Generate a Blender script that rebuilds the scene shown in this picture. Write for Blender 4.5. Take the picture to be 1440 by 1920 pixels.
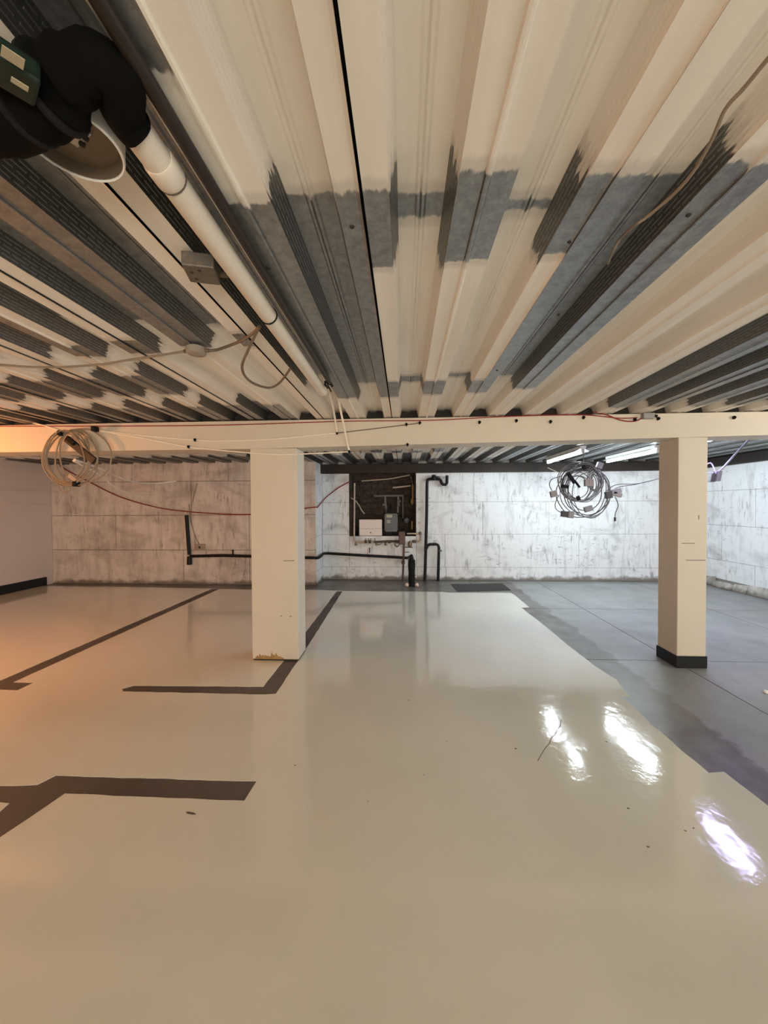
import bpy, math, random
from mathutils import Vector, Matrix, noise as mnoise
from mathutils.geometry import delaunay_2d_cdt
R = math.radians
random.seed(7)
for o in list(bpy.data.objects):
    bpy.data.objects.remove(o)
scene = bpy.context.scene
col = scene.collection

# ------------------------------------------------------------------ camera
F, YAW, PITCH, ROLL, H = 700., .0533, .0171, -.0054, 1.41
fw = Vector((-math.sin(YAW)*math.cos(PITCH), math.cos(YAW)*math.cos(PITCH), -math.sin(PITCH)))
r0 = Vector((math.cos(YAW), math.sin(YAW), 0)); u0 = r0.cross(fw)
rt = math.cos(ROLL)*r0 + math.sin(ROLL)*u0
up = -math.sin(ROLL)*r0 + math.cos(ROLL)*u0
EYE = Vector((0, 0, H))
cam = bpy.data.objects.new('camera', bpy.data.cameras.new('camera'))
col.objects.link(cam)
cam.data.sensor_fit = 'VERTICAL'; cam.data.sensor_height = 36
cam.data.lens = F*36/1920
cam.data.clip_start = .02
cam.matrix_world = Matrix(((rt.x, up.x, -fw.x, 0), (rt.y, up.y, -fw.y, 0), (rt.z, up.z, -fw.z, H), (0, 0, 0, 1)))
scene.camera = cam
def ray(px, py): return fw + rt*((px-720)/F) + up*((960-py)/F)
def onz(px, py, z): d = ray(px, py); return EYE + d*((z-H)/d.z)
def ony(px, py, Y): d = ray(px, py); return EYE + d*(Y/d.y)
def onx(px, py, X): d = ray(px, py); return EYE + d*(X/d.x)

# ------------------------------------------------------------------ world and exposure
w = bpy.data.worlds.new('world'); scene.world = w; w.use_nodes = True
w.node_tree.nodes['Background'].inputs[0].default_value = (.9, .85, .8, 1)
w.node_tree.nodes['Background'].inputs[1].default_value = .02
scene.view_settings.view_transform = 'Standard'; scene.view_settings.look = 'None'
scene.view_settings.gamma = 1; scene.view_settings.exposure = .50
scene.view_settings.use_curve_mapping = False
YFILL = -4.45
TUBE_COOL, TUBE_VIOLET, TUBE_WARM = (.83, .95, 1.0), (.56, .52, 1.0), (1.0, .80, .60)
TUBES = [  # x, y0, y1, colour, emission strength
    (2.37, 5.08, 6.28, TUBE_COOL, 116), (3.32, 5.08, 6.28, TUBE_COOL, 116), (3.33, 3.66, 4.86, TUBE_VIOLET, 58)]
HIDDEN_TUBES = [  # left and rear tubes are unseen, added as warm fill
    (4.3, 1.3, 2.5, (1.0, .93, .79), 145), (-4.7, .7, 1.9, (1.0, .76, .50), 24), (.2, -2.6, -1.4, TUBE_WARM, 16)]
def lamp(name, kind, loc, energy, colour, size=.2, rot=(0, 0, 0)):
    d = bpy.data.lights.new(name, kind); d.energy = energy; d.color = colour
    if kind == 'AREA': d.size = size
    else: d.shadow_soft_size = size
    o = bpy.data.objects.new(name, d); col.objects.link(o); o.location = loc; o.rotation_euler = rot
    return o
lamp('amber_bulb', 'POINT', (-4.3, 2.3, 1.8), 58, (1.0, .34, .09), .12)
# unseen fill light added low behind the viewer to brighten the ceiling
front_fill = lamp('added_fill_light', 'AREA', (1.8, YFILL, .50), 195, (1.0, .90, .77), 1, (R(90), 0, 0))
front_fill.data.shape = 'RECTANGLE'; front_fill.data.size = 6.4; front_fill.data.size_y = .95

# ------------------------------------------------------------------ materials
def mat(name, fn=None, base=(.5, .5, .5), rough=.6, metal=0., **kw):
    m = bpy.data.materials.new(name); m.use_nodes = True
    nt = m.node_tree; b = nt.nodes['Principled BSDF']
    b.inputs['Base Color'].default_value = (*base, 1); b.inputs['Roughness'].default_value = rough; b.inputs['Metallic'].default_value = metal
    for k, v in kw.items(): b.inputs[k.replace('_', ' ')].default_value = v
    if fn: fn(N(nt), b)
    return m
class N:
    def __init__(s, nt): s.nt = nt
    def new(s, t, **ins):
        n = s.nt.nodes.new(t)
        return n
    def link(s, a, b): s.nt.links.new(a, b)
    def pos(s): return s.new('ShaderNodeNewGeometry').outputs['Position']
    def nrm(s): return s.new('ShaderNodeNewGeometry').outputs['True Normal']
    def obj(s): return s.new('ShaderNodeTexCoord').outputs['Object']
    def scale(s, v, sc):
        n = s.new('ShaderNodeVectorMath'); n.operation = 'MULTIPLY'; s.link(v, n.inputs[0]); n.inputs[1].default_value = sc; return n.outputs[0]
    def noise(s, v, scale, detail=3, rough=.55, dist=0):
        n = s.new('ShaderNodeTexNoise'); s.link(v, n.inputs['Vector']); n.inputs['Scale'].default_value = scale
        n.inputs['Detail'].default_value = detail; n.inputs['Roughness'].default_value = rough; n.inputs['Distortion'].default_value = dist
        return n.outputs['Fac']
    def ramp(s, f, *stops, smooth=False):
        n = s.new('ShaderNodeValToRGB'); s.link(f, n.inputs[0]); cr = n.color_ramp
        if smooth: cr.interpolation = 'EASE'
        while len(cr.elements) < len(stops): cr.elements.new(.5)
        for e, (p, c) in zip(cr.elements, stops):
            e.position = p; e.color = (c, c, c, 1) if not isinstance(c, tuple) else (*c, 1)
        return n.outputs[0]
    def mix(s, f, a, b, mode='MIX'):
        n = s.new('ShaderNodeMix'); n.data_type = 'RGBA'; n.blend_type = mode
        for sock, v in ((n.inputs[0], f), (n.inputs[6], a), (n.inputs[7], b)):
            if isinstance(v, tuple): sock.default_value = (*v, 1)
            elif isinstance(v, (int, float)): sock.default_value = v
            else: s.link(v, sock)
        return n.outputs[2]
    def math(s, op, a, b=None, c=None, clamp=False):
        n = s.new('ShaderNodeMath'); n.operation = op; n.use_clamp = clamp
        for i, v in enumerate((a, b, c)):
            if v is None: continue
            if isinstance(v, (int, float)): n.inputs[i].default_value = v
            else: s.link(v, n.inputs[i])
        return n.outputs[0]
    def xyz(s, v):
        n = s.new('ShaderNodeSeparateXYZ'); s.link(v, n.inputs[0]); return n.outputs
    def comb(s, x, y, z=0):
        n = s.new('ShaderNodeCombineXYZ')
        for i, v in enumerate((x, y, z)):
            if isinstance(v, (int, float)): n.inputs[i].default_value = v
            else: s.link(v, n.inputs[i])
        return n.outputs[0]
    def step(s, v, lo, hi):
        n = s.new('ShaderNodeMapRange'); n.interpolation_type = 'SMOOTHSTEP'; s.link(v, n.inputs[0])
        n.inputs[1].default_value = lo; n.inputs[2].default_value = hi; return n.outputs[0]
    def bump(s, h, b, strength=.3, dist=.01):
        n = s.new('ShaderNodeBump'); s.link(h, n.inputs['Height']); n.inputs['Strength'].default_value = strength; n.inputs['Distance'].default_value = dist
        s.link(n.outputs[0], b.inputs['Normal'])

def m_coating(n, b):
    p = n.pos()
    c = n.mix(n.ramp(n.noise(p, .55, 3), (.35, 0), (.68, 1)), (.70, .70, .60), (.765, .765, .66))
    spk = n.ramp(n.noise(p, 38, 2), (.74, 0), (.80, 1))
    c = n.mix(n.math('MULTIPLY', spk, .10), c, (.35, .30, .24))
    scf = n.ramp(n.noise(n.scale(p, (3, 1.2, 1)), 2.4, 5), (.60, 0), (.80, 1))
    c = n.mix(n.math('MULTIPLY', scf, .18), c, (.60, .59, .50))
    n.link(c, b.inputs['Base Color'])
    n.link(n.ramp(n.noise(p, 1.3, 4), (.3, .07), (.7, .13)), b.inputs['Roughness'])
    h = n.math('ADD', n.math('MULTIPLY', n.noise(p, 9, 2), 1.0), n.math('MULTIPLY', n.noise(p, 60, 2), .12))
    n.bump(h, b, .10, .02)
MAT = {}
MAT['coating'] = mat('cream_epoxy', m_coating, Coat_Weight=.6, Coat_Roughness=.06)
def m_concrete(dark):
    def fn(n, b):
        p = n.pos(); x = n.xyz(p)[0]; y = n.xyz(p)[1]
        lo, hi = ((.19, .197, .195), (.31, .32, .322)) if not dark else ((.055, .046, .038), (.12, .105, .088))
        c = n.mix(n.ramp(n.noise(p, 1.3, 6, .6), (.3, 0), (.7, 1)), lo, hi)
        c = n.mix(n.math('MULTIPLY', n.ramp(n.noise(p, 20, 4), (.45, 0), (.75, 1)), .15), c, (.10, .10, .10))
        if not dark:   # grimy band left beside the edge of the coating, and a darker strip along the far wall
            e = n.math('ADD', x, n.math('MULTIPLY', n.math('SUBTRACT', n.noise(p, 2.6, 7, .7), .5), .34))
            band = n.math('SUBTRACT', 1, n.step(e, 1.90, 1.945))
            c = n.mix(n.math('MULTIPLY', band, n.ramp(n.noise(p, 7, 5), (.3, .55), (.6, .95))), c, (.075, .062, .050))
            c = n.mix(n.math('MULTIPLY', n.ramp(n.noise(p, .8, 4), (.45, 0), (.62, 1)), .5), c, (.21, .215, .19))
            e2 = n.math('ADD', y, n.math('MULTIPLY', n.math('SUBTRACT', n.noise(p, 2.2, 4), .5), .3))
            c = n.mix(n.math('MULTIPLY', n.step(e2, 6.80, 6.98), .6), c, (.10, .085, .07))
        n.link(c, b.inputs['Base Color'])
        n.link(n.ramp(n.noise(p, 3, 4), (.3, .29 if not dark else .5), (.7, .44 if not dark else .7)), b.inputs['Roughness'])
        n.bump(n.noise(p, 40, 4), b, .12, .006)
    return fn
MAT['concrete'] = mat('grey_concrete', m_concrete(False))
MAT['strip'] = mat('dark_bare_concrete', m_concrete(True))
def m_paint(base, dirt, amt=.25, rough=.55):
    def fn(n, b):
        p = n.pos()
        c = n.mix(n.ramp(n.noise(p, 1.1, 4), (.3, 0), (.7, 1)), tuple(v*.93 for v in base), base)
        c = n.mix(n.math('MULTIPLY', n.ramp(n.noise(p, 7, 6, .7), (.60, 0), (.78, 1)), amt), c, dirt)
        n.link(c, b.inputs['Base Color']); b.inputs['Roughness'].default_value = rough
        n.bump(n.noise(p, 90, 3), b, .12, .004)
    return fn
MAT['cream'] = mat('cream_wall_paint', m_paint((.625, .565, .465), (.50, .44, .35), .15))
MAT['leftwall'] = mat('smooth_wall_paint', m_paint((.60, .53, .48), (.45, .40, .36), .12))
def m_block(base, grime, lo=.47, amt=.75):
    def fn(n, b):
        p = n.pos(); z = n.xyz(p)[2]
        st = n.noise(n.scale(p, (5, 5, .9)), 1.5, 8, .68)           # vertical brush streaks
        bl = n.noise(n.scale(p, (1, 1, 1.6)), 1.7, 7, .62, .6)       # broad blotches
        c = n.mix(n.math('MULTIPLY', n.ramp(st, (lo, 0), (.74, 1)), amt), base, grime)
        c = n.mix(n.math('MULTIPLY', n.ramp(bl, (lo+.03, 0), (.72, 1)), amt), c, tuple(v*.8 for v in grime))
        dk = n.noise(n.scale(p, (1, 1, 2.2)), 9, 6, .74)
        gate = n.ramp(n.noise(p, 1.9, 3), (.42, 0), (.60, 1))
        c = n.mix(n.math('MULTIPLY', n.math('MULTIPLY', n.ramp(dk, (.57, 0), (.70, 1)), gate), .8), c, (.075, .07, .065))
        dab = n.noise(n.scale(p, (26, 26, 4.5)), 1, 5, .65)
        gate2 = n.ramp(n.noise(p, 3.1, 4), (.46, 0), (.62, 1))
        c = n.mix(n.math('MULTIPLY', n.math('MULTIPLY', n.ramp(dab, (.52, 0), (.66, 1)), gate2), .7), c, tuple(v*.55 for v in grime))
        spk = n.noise(p, 30, 3, .6)
        c = n.mix(n.math('MULTIPLY', n.ramp(spk, (.72, 0), (.76, 1)), .75), c, (.06, .055, .05))
        low = n.math('ADD', z, n.math('MULTIPLY', n.math('SUBTRACT', n.noise(p, 5, 5), .5), .22))
        c = n.mix(n.math('MULTIPLY', n.math('SUBTRACT', 1, n.step(low, .02, .10)), .85), c, (.13, .11, .09))
        n.link(c, b.inputs['Base Color']); b.inputs['Roughness'].default_value = .8
        n.bump(n.math('ADD', n.noise(p, 14, 5), n.math('MULTIPLY', n.noise(p, 70, 4), .5)), b, .35, .012)
    return fn
MAT['block'] = mat('whitewashed_block', m_block((.78, .80, .805), (.36, .365, .365), .52, .62))
MAT['block_left'] = mat('weathered_block', m_block((.70, .665, .62), (.36, .32, .28), .45, .7))
MAT['rubble'] = mat('crumbled_stone', m_block((.60, .58, .54), (.22, .20, .17), .40, .9))
MAT['floor_joint'] = mat('dirty_floor_joint', m_paint((.05, .045, .04), (.03, .028, .025), .5, .95))
MAT['joint'] = mat('joint_mortar', m_paint((.26, .25, .235), (.12, .11, .10), .5, .9))
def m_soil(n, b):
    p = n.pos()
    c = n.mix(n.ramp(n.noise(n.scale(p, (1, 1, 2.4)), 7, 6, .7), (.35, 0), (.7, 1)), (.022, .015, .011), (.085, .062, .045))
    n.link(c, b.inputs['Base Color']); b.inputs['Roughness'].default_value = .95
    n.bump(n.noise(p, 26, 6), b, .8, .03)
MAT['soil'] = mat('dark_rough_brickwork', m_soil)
def m_deck(n, b):
    at = n.new('ShaderNodeAttribute'); at.attribute_name = 'bare'
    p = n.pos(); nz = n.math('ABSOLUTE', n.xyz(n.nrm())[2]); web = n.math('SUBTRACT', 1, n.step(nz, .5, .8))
    brush = n.math('SUBTRACT', n.noise(n.scale(p, (95, 5, 60)), 1, 4, .6), .5)
    lump = n.math('SUBTRACT', n.noise(p, 16, 3), .5)
    amp = n.math('MULTIPLY_ADD', web, .15, .03)
    d = n.math('ADD', at.outputs['Fac'], n.math('ADD', n.math('MULTIPLY', brush, amp), n.math('MULTIPLY', lump, .035)))
    m = n.step(d, -.006, .006)
    thin = n.math('MULTIPLY', n.step(d, -.05, -.02), .45)             # last thin pass of paint
    mott = n.noise(p, 34, 5, .7)
    galv = n.mix(n.ramp(mott, (.32, 0), (.7, 1)), (.24, .252, .256), (.40, .412, .416))
    spat = n.ramp(n.noise(p, 120, 3, .7), (.62, 0), (.70, 1))
    galv = n.mix(n.math('MULTIPLY', spat, .4), galv, (.10, .095, .085))
    xyz = n.xyz(p)
    br = n.new('ShaderNodeTexBrick'); n.link(n.comb(xyz[1], xyz[2]), br.inputs['Vector'])
    br.inputs['Scale'].default_value = 1; br.inputs['Brick Width'].default_value = .060; br.inputs['Row Height'].default_value = .0125
    br.inputs['Mortar Size'].default_value = .0049; br.inputs['Mortar Smooth'].default_value = .3
    dash = n.math('MULTIPLY', n.math('SUBTRACT', 1, br.outputs['Fac']), web)
    galv = n.mix(n.math('MULTIPLY', web, .80), galv, (.085, .085, .078))  # steep web faces painted darker to imitate their shading
    galv = n.mix(n.math('MULTIPLY', dash, .27), galv, (.58, .60, .58))
    pc = n.mix(n.ramp(n.noise(n.scale(p, (14, 1.2, 14)), 1.2, 4), (.35, 0), (.7, 1)), (.74, .69, .61), (.82, .775, .70))
    pc = n.mix(thin, pc, (.44, .41, .375))
    n.link(n.mix(m, pc, galv), b.inputs['Base Color'])
    n.link(n.math('MULTIPLY', m, .78), b.inputs['Metallic'])
    n.link(n.math('MULTIPLY_ADD', m, -.16, .58), b.inputs['Roughness'])
    emb = n.math('MULTIPLY', dash, n.math('MULTIPLY_ADD', m, .9, .10))
    h = n.math('ADD', n.math('MULTIPLY', emb, 1.0), n.math('MULTIPLY', n.noise(p, 90, 3), .10))
    n.bump(h, b, .55, .006)
MAT['deck'] = mat('part_painted_galvanised_deck', m_deck)
def m_ruststeel(n, b):
    p = n.pos()
    n.link(n.mix(n.noise(p, 6, 5), (.010, .008, .007), (.035, .024, .018)), b.inputs['Base Color']); b.inputs['Roughness'].default_value = .75
MAT['steel_dark'] = mat('dark_rusty_steel', m_ruststeel)
def plain(name, base, rough=.5, metal=0., var=.15, sc=30, spec=.5):
    def fn(n, b):
        p = n.obj()
        n.link(n.mix(n.noise(p, sc, 3), tuple(v*(1-var) for v in base), tuple(min(1, v*(1+var)) for v in base)), b.inputs['Base Color'])
    MAT[name] = mat(name, fn, base, rough, metal, Specular_IOR_Level=spec)
plain('slab_above', (.03, .028, .026), .9)
plain('black_rubber', (.005, .005, .0055), .75, spec=.25)
plain('sleeve_rubber', (.003, .0028, .0027), .95, spec=.12)
plain('skirting', (.010, .011, .012), .5, spec=.3)
plain('black_pipe', (.007, .0065, .0065), .5, spec=.25)
plain('pvc', (.68, .62, .53), .35, 0, .05)
plain('conduit', (.028, .021, .017), .45, .2, spec=.3)
plain('steel_wire', (.62, .58, .50), .3, .8)
plain('cable_white', (.84, .78, .67), .5)
plain('cable_tan', (.25, .20, .145), .5)
plain('cable_brown', (.13, .09, .062), .5)
plain('cable_grey', (.16, .155, .15), .5)
plain('cable_dark', (.05, .046, .043), .5)
plain('cable_red', (.26, .022, .022), .45)
plain('cable_violet_lit', (.66, .62, .85), .5)  # violet light of the nearby lamp put into the cable's colour
plain('box_grey', (.27, .26, .25), .55)
plain('box_tan', (.32, .275, .225), .6)
plain('zinc', (.17, .15, .125), .6, .5, .5, 60)
plain('white_box', (.74, .66, .62), .45, 0, .05)
plain('meter_grey', (.10, .11, .12), .45)
plain('meter_face', (.075, .08, .085), .45)
plain('label', (.40, .36, .25), .6)
plain('pipe_cream', (.42, .35, .27), .5)
plain('pipe_dull', (.135, .125, .11), .6, .3)
plain('pipe_brown', (.10, .066, .048), .6, .3, .4)
plain('pipe_yellow', (.26, .15, .045), .55, .1, .4)
plain('brass', (.20, .15, .09), .45, .6, .3)
plain('foam_pink', (.72, .50, .40), .7)
plain('mat_dark', (.022, .022, .023), .6, spec=.3)
plain('chip', (.10, .08, .065), .8)
plain('fixture_white', (.82, .82, .80), .4)
plain('dish_inner', (.155, .12, .085), .35)
plain('dish_metal', (.50, .52, .53), .35, .6, .4)
plain('green', (.010, .022, .015), .5, spec=.3)
plain('rust', (.33, .20, .08), .9, 0, .5)
plain('scuff', (.23, .20, .17), .8)
plain('foam_closure', (.020, .017, .014), .9)
plain('hole', (.03, .026, .022), .9)
def emis(name, c, s):
    m = mat(name); b = m.node_tree.nodes['Principled BSDF']
    b.inputs['Emission Color'].default_value = (*c, 1); b.inputs['Emission Strength'].default_value = s
    return m

# ------------------------------------------------------------------ mesh helpers
def loc_of(o):
    v = Vector((0, 0, 0))
    while o is not None: v += o.location; o = o.parent
    return v
class MB:
    def __init__(s): s.v = []; s.f = []
    def box(s, a, b, bev=0):
        x0, y0, z0 = (min(p, q) for p, q in zip(a, b)); x1, y1, z1 = (max(p, q) for p, q in zip(a, b))
        n = len(s.v)
        s.v += [Vector(p) for p in ((x0,y0,z0),(x1,y0,z0),(x1,y1,z0),(x0,y1,z0),(x0,y0,z1),(x1,y0,z1),(x1,y1,z1),(x0,y1,z1))]
        s.f += [tuple(n+i for i in q) for q in ((0,3,2,1),(4,5,6,7),(0,1,5,4),(1,2,6,5),(2,3,7,6),(3,0,4,7))]
        return s
    def obox(s, c, ax, ay, az):
        n = len(s.v)
        for k in (-1, 1):
            for i, j in ((-1,-1),(1,-1),(1,1),(-1,1)): s.v.append(Vector(c)+ax*i+ay*j+az*k)
        s.f += [tuple(n+i for i in q) for q in ((0,3,2,1),(4,5,6,7),(0,1,5,4),(1,2,6,5),(2,3,7,6),(3,0,4,7))]
        return s
    def tube(s, pts, rad, seg=8, closed=False, sub=0, caps=True):
        pts = [Vector(p) for p in pts]
        if sub: pts = smooth(pts, sub, closed)
        m = len(pts); rads = rad if isinstance(rad, (list, tuple)) else [rad]*m
        if len(rads) != m: rads = [rads[min(len(rads)-1, int(i*len(rads)/m))] for i in range(m)]
        n0 = len(s.v); ref = None
        for i, p in enumerate(pts):
            a = pts[(i-1) % m] if closed or i > 0 else p; b = pts[(i+1) % m] if closed or i < m-1 else p
            t = (b-a).normalized()
            if ref is None:
                ref = t.cross(Vector((0, 0, 1)));
                if ref.length < .1: ref = t.cross(Vector((1, 0, 0)))
                ref.normalize()
            ref = (ref - t*ref.dot(t)).normalized(); bn = t.cross(ref)
            for j in range(seg):
                an = 2*math.pi*j/seg; s.v.append(p + (ref*math.cos(an)+bn*math.sin(an))*rads[i])
        for i in range(m if closed else m-1):
            k = (i+1) % m
            for j in range(seg):
                l = (j+1) % seg
                s.f.append((n0+i*seg+j, n0+i*seg+l, n0+k*seg+l, n0+k*seg+j))
        if caps and not closed:
            s.f.append(tuple(n0+j for j in range(seg))[::-1]); s.f.append(tuple(n0+(m-1)*seg+j for j in range(seg)))
        return s
    def lathe(s, c, axis, prof, seg=24):
        axis = Vector(axis).normalized(); a = axis.cross(Vector((0, 0, 1)))
        if a.length < .1: a = Vector((1, 0, 0))
        a.normalize(); b = axis.cross(a); n0 = len(s.v); c = Vector(c)
        for (r, h) in prof:
            for j in range(seg):
                an = 2*math.pi*j/seg; s.v.append(c+axis*h+(a*math.cos(an)+b*math.sin(an))*r)
        for i in range(len(prof)-1):
            for j in range(seg):
                l = (j+1) % seg; s.f.append((n0+i*seg+j, n0+i*seg+l, n0+(i+1)*seg+l, n0+(i+1)*seg+j))
        s.f.append(tuple(n0+j for j in range(seg))[::-1]); s.f.append(tuple(n0+(len(prof)-1)*seg+j for j in range(seg)))
        return s
    def prism(s, poly, z0, z1):      # polygon in XY
        n = len(s.v); m = len(poly)
        s.v += [Vector((p[0], p[1], z0)) for p in poly]+[Vector((p[0], p[1], z1)) for p in poly]
        s.f.append(tuple(range(n+m-1, n-1, -1))); s.f.append(tuple(range(n+m, n+2*m)))
        for i in range(m):
            j = (i+1) % m; s.f.append((n+i, n+j, n+m+j, n+m+i))
        return s
    def prism_xz(s, poly, y0, y1):
        n = len(s.v); m = len(poly)
        s.v += [Vector((p[0], y0, p[1])) for p in poly]+[Vector((p[0], y1, p[1])) for p in poly]
        s.f.append(tuple(range(n, n+m))); s.f.append(tuple(range(n+2*m-1, n+m-1, -1)))
        for i in range(m):
            j = (i+1) % m; s.f.append((n+j, n+i, n+m+i, n+m+j))
        return s
    def build(s, name, material, parent=None, smooth=False, bevel=0, origin=None):
        me = bpy.data.meshes.new(name)
        if parent is not None: org = loc_of(parent)
        elif origin is not None: org = Vector(origin)
        else:
            xs = [v.x for v in s.v]; ys = [v.y for v in s.v]; zs = [v.z for v in s.v]
            org = Vector(((min(xs)+max(xs))/2, (min(ys)+max(ys))/2, min(zs)))
        me.from_pydata([v-org for v in s.v], [], s.f)
        me.validate(); me.update()
        if smooth:
            me.polygons.foreach_set('use_smooth', [True]*len(me.polygons))
            me.set_sharp_from_angle(angle=R(40))
        me.materials.append(MAT[material] if isinstance(material, str) else material)
        o = bpy.data.objects.new(name, me); col.objects.link(o)
        if parent is not None: o.parent = parent
        else: o.location = org
        if bevel:
            md = o.modifiers.new('bevel', 'BEVEL'); md.width = bevel; md.segments = 2; md.limit_method = 'ANGLE'
        return o
def smooth(pts, n, closed=False):
    out = []; m = len(pts)
    for i in range(m if closed else m-1):
        if closed: p0, p1, p2, p3 = pts[(i-1) % m], pts[i], pts[(i+1) % m], pts[(i+2) % m]
        else: p0, p1, p2, p3 = pts[max(i-1, 0)], pts[i], pts[i+1], pts[min(i+2, m-1)]
        for k in range(n):
            t = k/n
            out.append(.5*((2*p1)+(p2-p0)*t+(2*p0-5*p1+4*p2-p3)*t*t+(3*p1-p0-3*p2+p3)*t**3))
    if not closed: out.append(pts[-1])
    return out
def tag(o, label=None, cat=None, group=None, kind=None):
    if label: o['label'] = label
    if cat: o['category'] = cat
    if group: o['group'] = group
    if kind: o['kind'] = kind
    return o
def thing(name, loc, label, cat, group=None, kind=None):
    o = bpy.data.objects.new(name, None); o.empty_display_size = .1; col.objects.link(o); o.location = loc
    return tag(o, label, cat, group, kind)
def cable(name, pts, rad, m, label=None, cat='cable', parent=None, sub=6, seg=6, group=None):
    o = MB().tube(pts, rad, seg, sub=sub).build(name, m, parent, smooth=True)
    if parent is None: tag(o, label, cat, group)
    return o

# ------------------------------------------------------------------ setting: dimensions
XL, XR, YN = -6.5, 5.35, -4.5          # left wall, right wall, wall behind the camera
YB, YBB = 3.318, 3.565                 # beam front and back
YF, YFL, XJ = 7.08, 6.57, -1.56        # far wall, its nearer left stretch, the step between them
ZD = 2.1934; DH = .074                 # deck: underside of the ribs, rib depth
PT = .305; X0 = -.1018                 # rib pitch, centre of rib 0

# floor ------------------------------------------------------------
fl = MB().box((XL-.2, YN-.2, -.15), (XR+.2, YF+.4, -.012)).build('floor', 'floor_joint', origin=(0, 0, 0))
tag(fl, 'concrete garage floor part coated in glossy cream paint', 'floor', kind='structure')
xb = [XL-.05, 1.2, 2.42, 4.085, XR+.05]; yb = [YN-.05, .6, 3.47, 5.16, 6.80, YF+.3]
for i in range(4):
    for j in range(5):
        if i == 0 and j > 0: continue
        y0, y1 = (yb[j], yb[j+1]) if i else (yb[0], yb[-1])
        g = .0042
        MB().box((xb[i]+g, y0+g, -.011), (xb[i+1]-g, y1-g, 0)).build('slab', 'concrete', fl)
def fp(px, py): p = onz(px, py, 0); return (p.x, p.y)
edge = [fp(720+a/2, 1060+c/2) for a, c in ((245,103),(475,103),(490,112),(545,158),(515,160),(600,225),(690,300),(800,385),(870,430),(918,490),(880,493),(935,530),(1000,595),(1120,700),(1220,780),(1275,775),(1385,860),(1440,905))]
def ragged(poly, step=.06, amp=.008):
    out = []
    for i, a in enumerate(poly):
        b = poly[(i+1) % len(poly)]; L = math.hypot(b[0]-a[0], b[1]-a[1]); n = max(1, min(200, int(L/step)))
        for k in range(n):
            t = k/n; x = a[0]+(b[0]-a[0])*t; y = a[1]+(b[1]-a[1])*t
            q = mnoise.noise_vector(Vector((x*9, y*9, 3.1)))
            out.append((x+q.x*amp, y+q.y*amp))
    return out
far = [fp(*p) for p in ((100,1099),(250,1101),(400,1104),(470,1106),(573,1106),(642,1108),(700,1109),(830,1110))]
outer = ragged(far+edge+[(1.70, 1.2), (1.68, YN+.02), (XL+.012, YN+.02), (XL+.012, far[0][1]-.01)])
strips = [
    [(-3.29, fp(400,1104)[1]-.01), (-3.15, fp(400,1104)[1]-.01), (-3.15, 2.82), (-2.98, 2.82), (-2.98, 2.70), (-3.29-.6, 2.70), (-3.29-.6, 2.82), (-3.29, 2.82)],
    [fp(631,1109), fp(642,1109), (-.975, 3.9), (-.965, 2.73), (-1.05, 2.715), fp(231,1297), fp(229,1292), fp(250,1286), (-1.10, 2.835), (-1.10, 4.5)],
    [fp(*p) for p in ((105,1455), (482,1466), (458,1503), (270,1495), (122,1489), (0,1571), (-120,1650), (-200,1650), (0,1522), (17,1507), (-200,1500), (-200,1476), (0,1474), (70,1472))]]
strips = [ragged(s, .05, .006) for s in strips]
def cdt(polys, inside):
    vs, es = [], []
    for p in polys:
        n = len(vs); vs += [Vector(q) for q in p]; es += [(n+i, n+(i+1) % len(p)) for i in range(len(p))]
    v, e, f, *_ = delaunay_2d_cdt(vs, es, [], 0, 1e-5)
    keep = []
    for t in f:
        c = sum((v[i] for i in t), Vector((0, 0)))/len(t)
        if inside(c): keep.append(tuple(t))
    return v, keep
def inpoly(c, poly):
    k = False; j = len(poly)-1
    for i in range(len(poly)):
        a, b = poly[i], poly[j]
        if (a[1] > c[1]) != (b[1] > c[1]) and c[0] < (b[0]-a[0])*(c[1]-a[1])/(b[1]-a[1])+a[0]: k = not k
        j = i
    return k
def sheet(polys, inside, z0, z1):
    v, f = cdt(polys, inside); m = MB()
    m.v = [Vector((p.x, p.y, z1)) for p in v]; n = len(v); m.v += [Vector((p.x, p.y, z0)) for p in v]
    ed = {}
    for t in f:
        s = sum(v[t[i]].x*v[t[(i+1) % len(t)]].y-v[t[(i+1) % len(t)]].x*v[t[i]].y for i in range(len(t)))
        t = t if s > 0 else t[::-1]
        m.f.append(t)
        for i in range(len(t)): ed[(t[i], t[(i+1) % len(t)])] = 1
    for (a, b) in list(ed):
        if (b, a) not in ed: m.f.append((b, a, n+a, n+b))
    return m
co = sheet([outer]+strips, lambda c: inpoly(c, outer) and not any(inpoly(c, s) for s in strips), .0002, .003).build('painted_coating', 'coating', fl)
tag(co, 'glossy cream floor coating with a ragged right edge')
for s in strips:
    b = sheet([s], lambda c, s=s: inpoly(c, s), .0002, .0010).build('bare_strip', 'strip', fl)
    tag(b, 'dark uncoated strip of concrete left in the cream coating')
# hairline crack in the coating
cr = [fp(*p) for p in ((1008,1428),(1016,1414),(1022,1404),(1030,1395),(1034,1384),(1041,1378),(1045,1369),(1051,1362),(1052,1350))]
m = MB()
for a, b in zip(cr, cr[1:]):
    d = Vector((b[0]-a[0], b[1]-a[1])); nrm = Vector((-d.y, d.x)).normalized()*.0028
    m.prism([(a[0]-nrm.x, a[1]-nrm.y), (a[0]+nrm.x, a[1]+nrm.y), (b[0]+nrm.x*.8, b[1]+nrm.y*.8), (b[0]-nrm.x*.8, b[1]-nrm.y*.8)][::-1], .0030, .0034)
tag(m.build('crack', 'scuff', fl), 'thin jagged crack in the coating')

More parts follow.
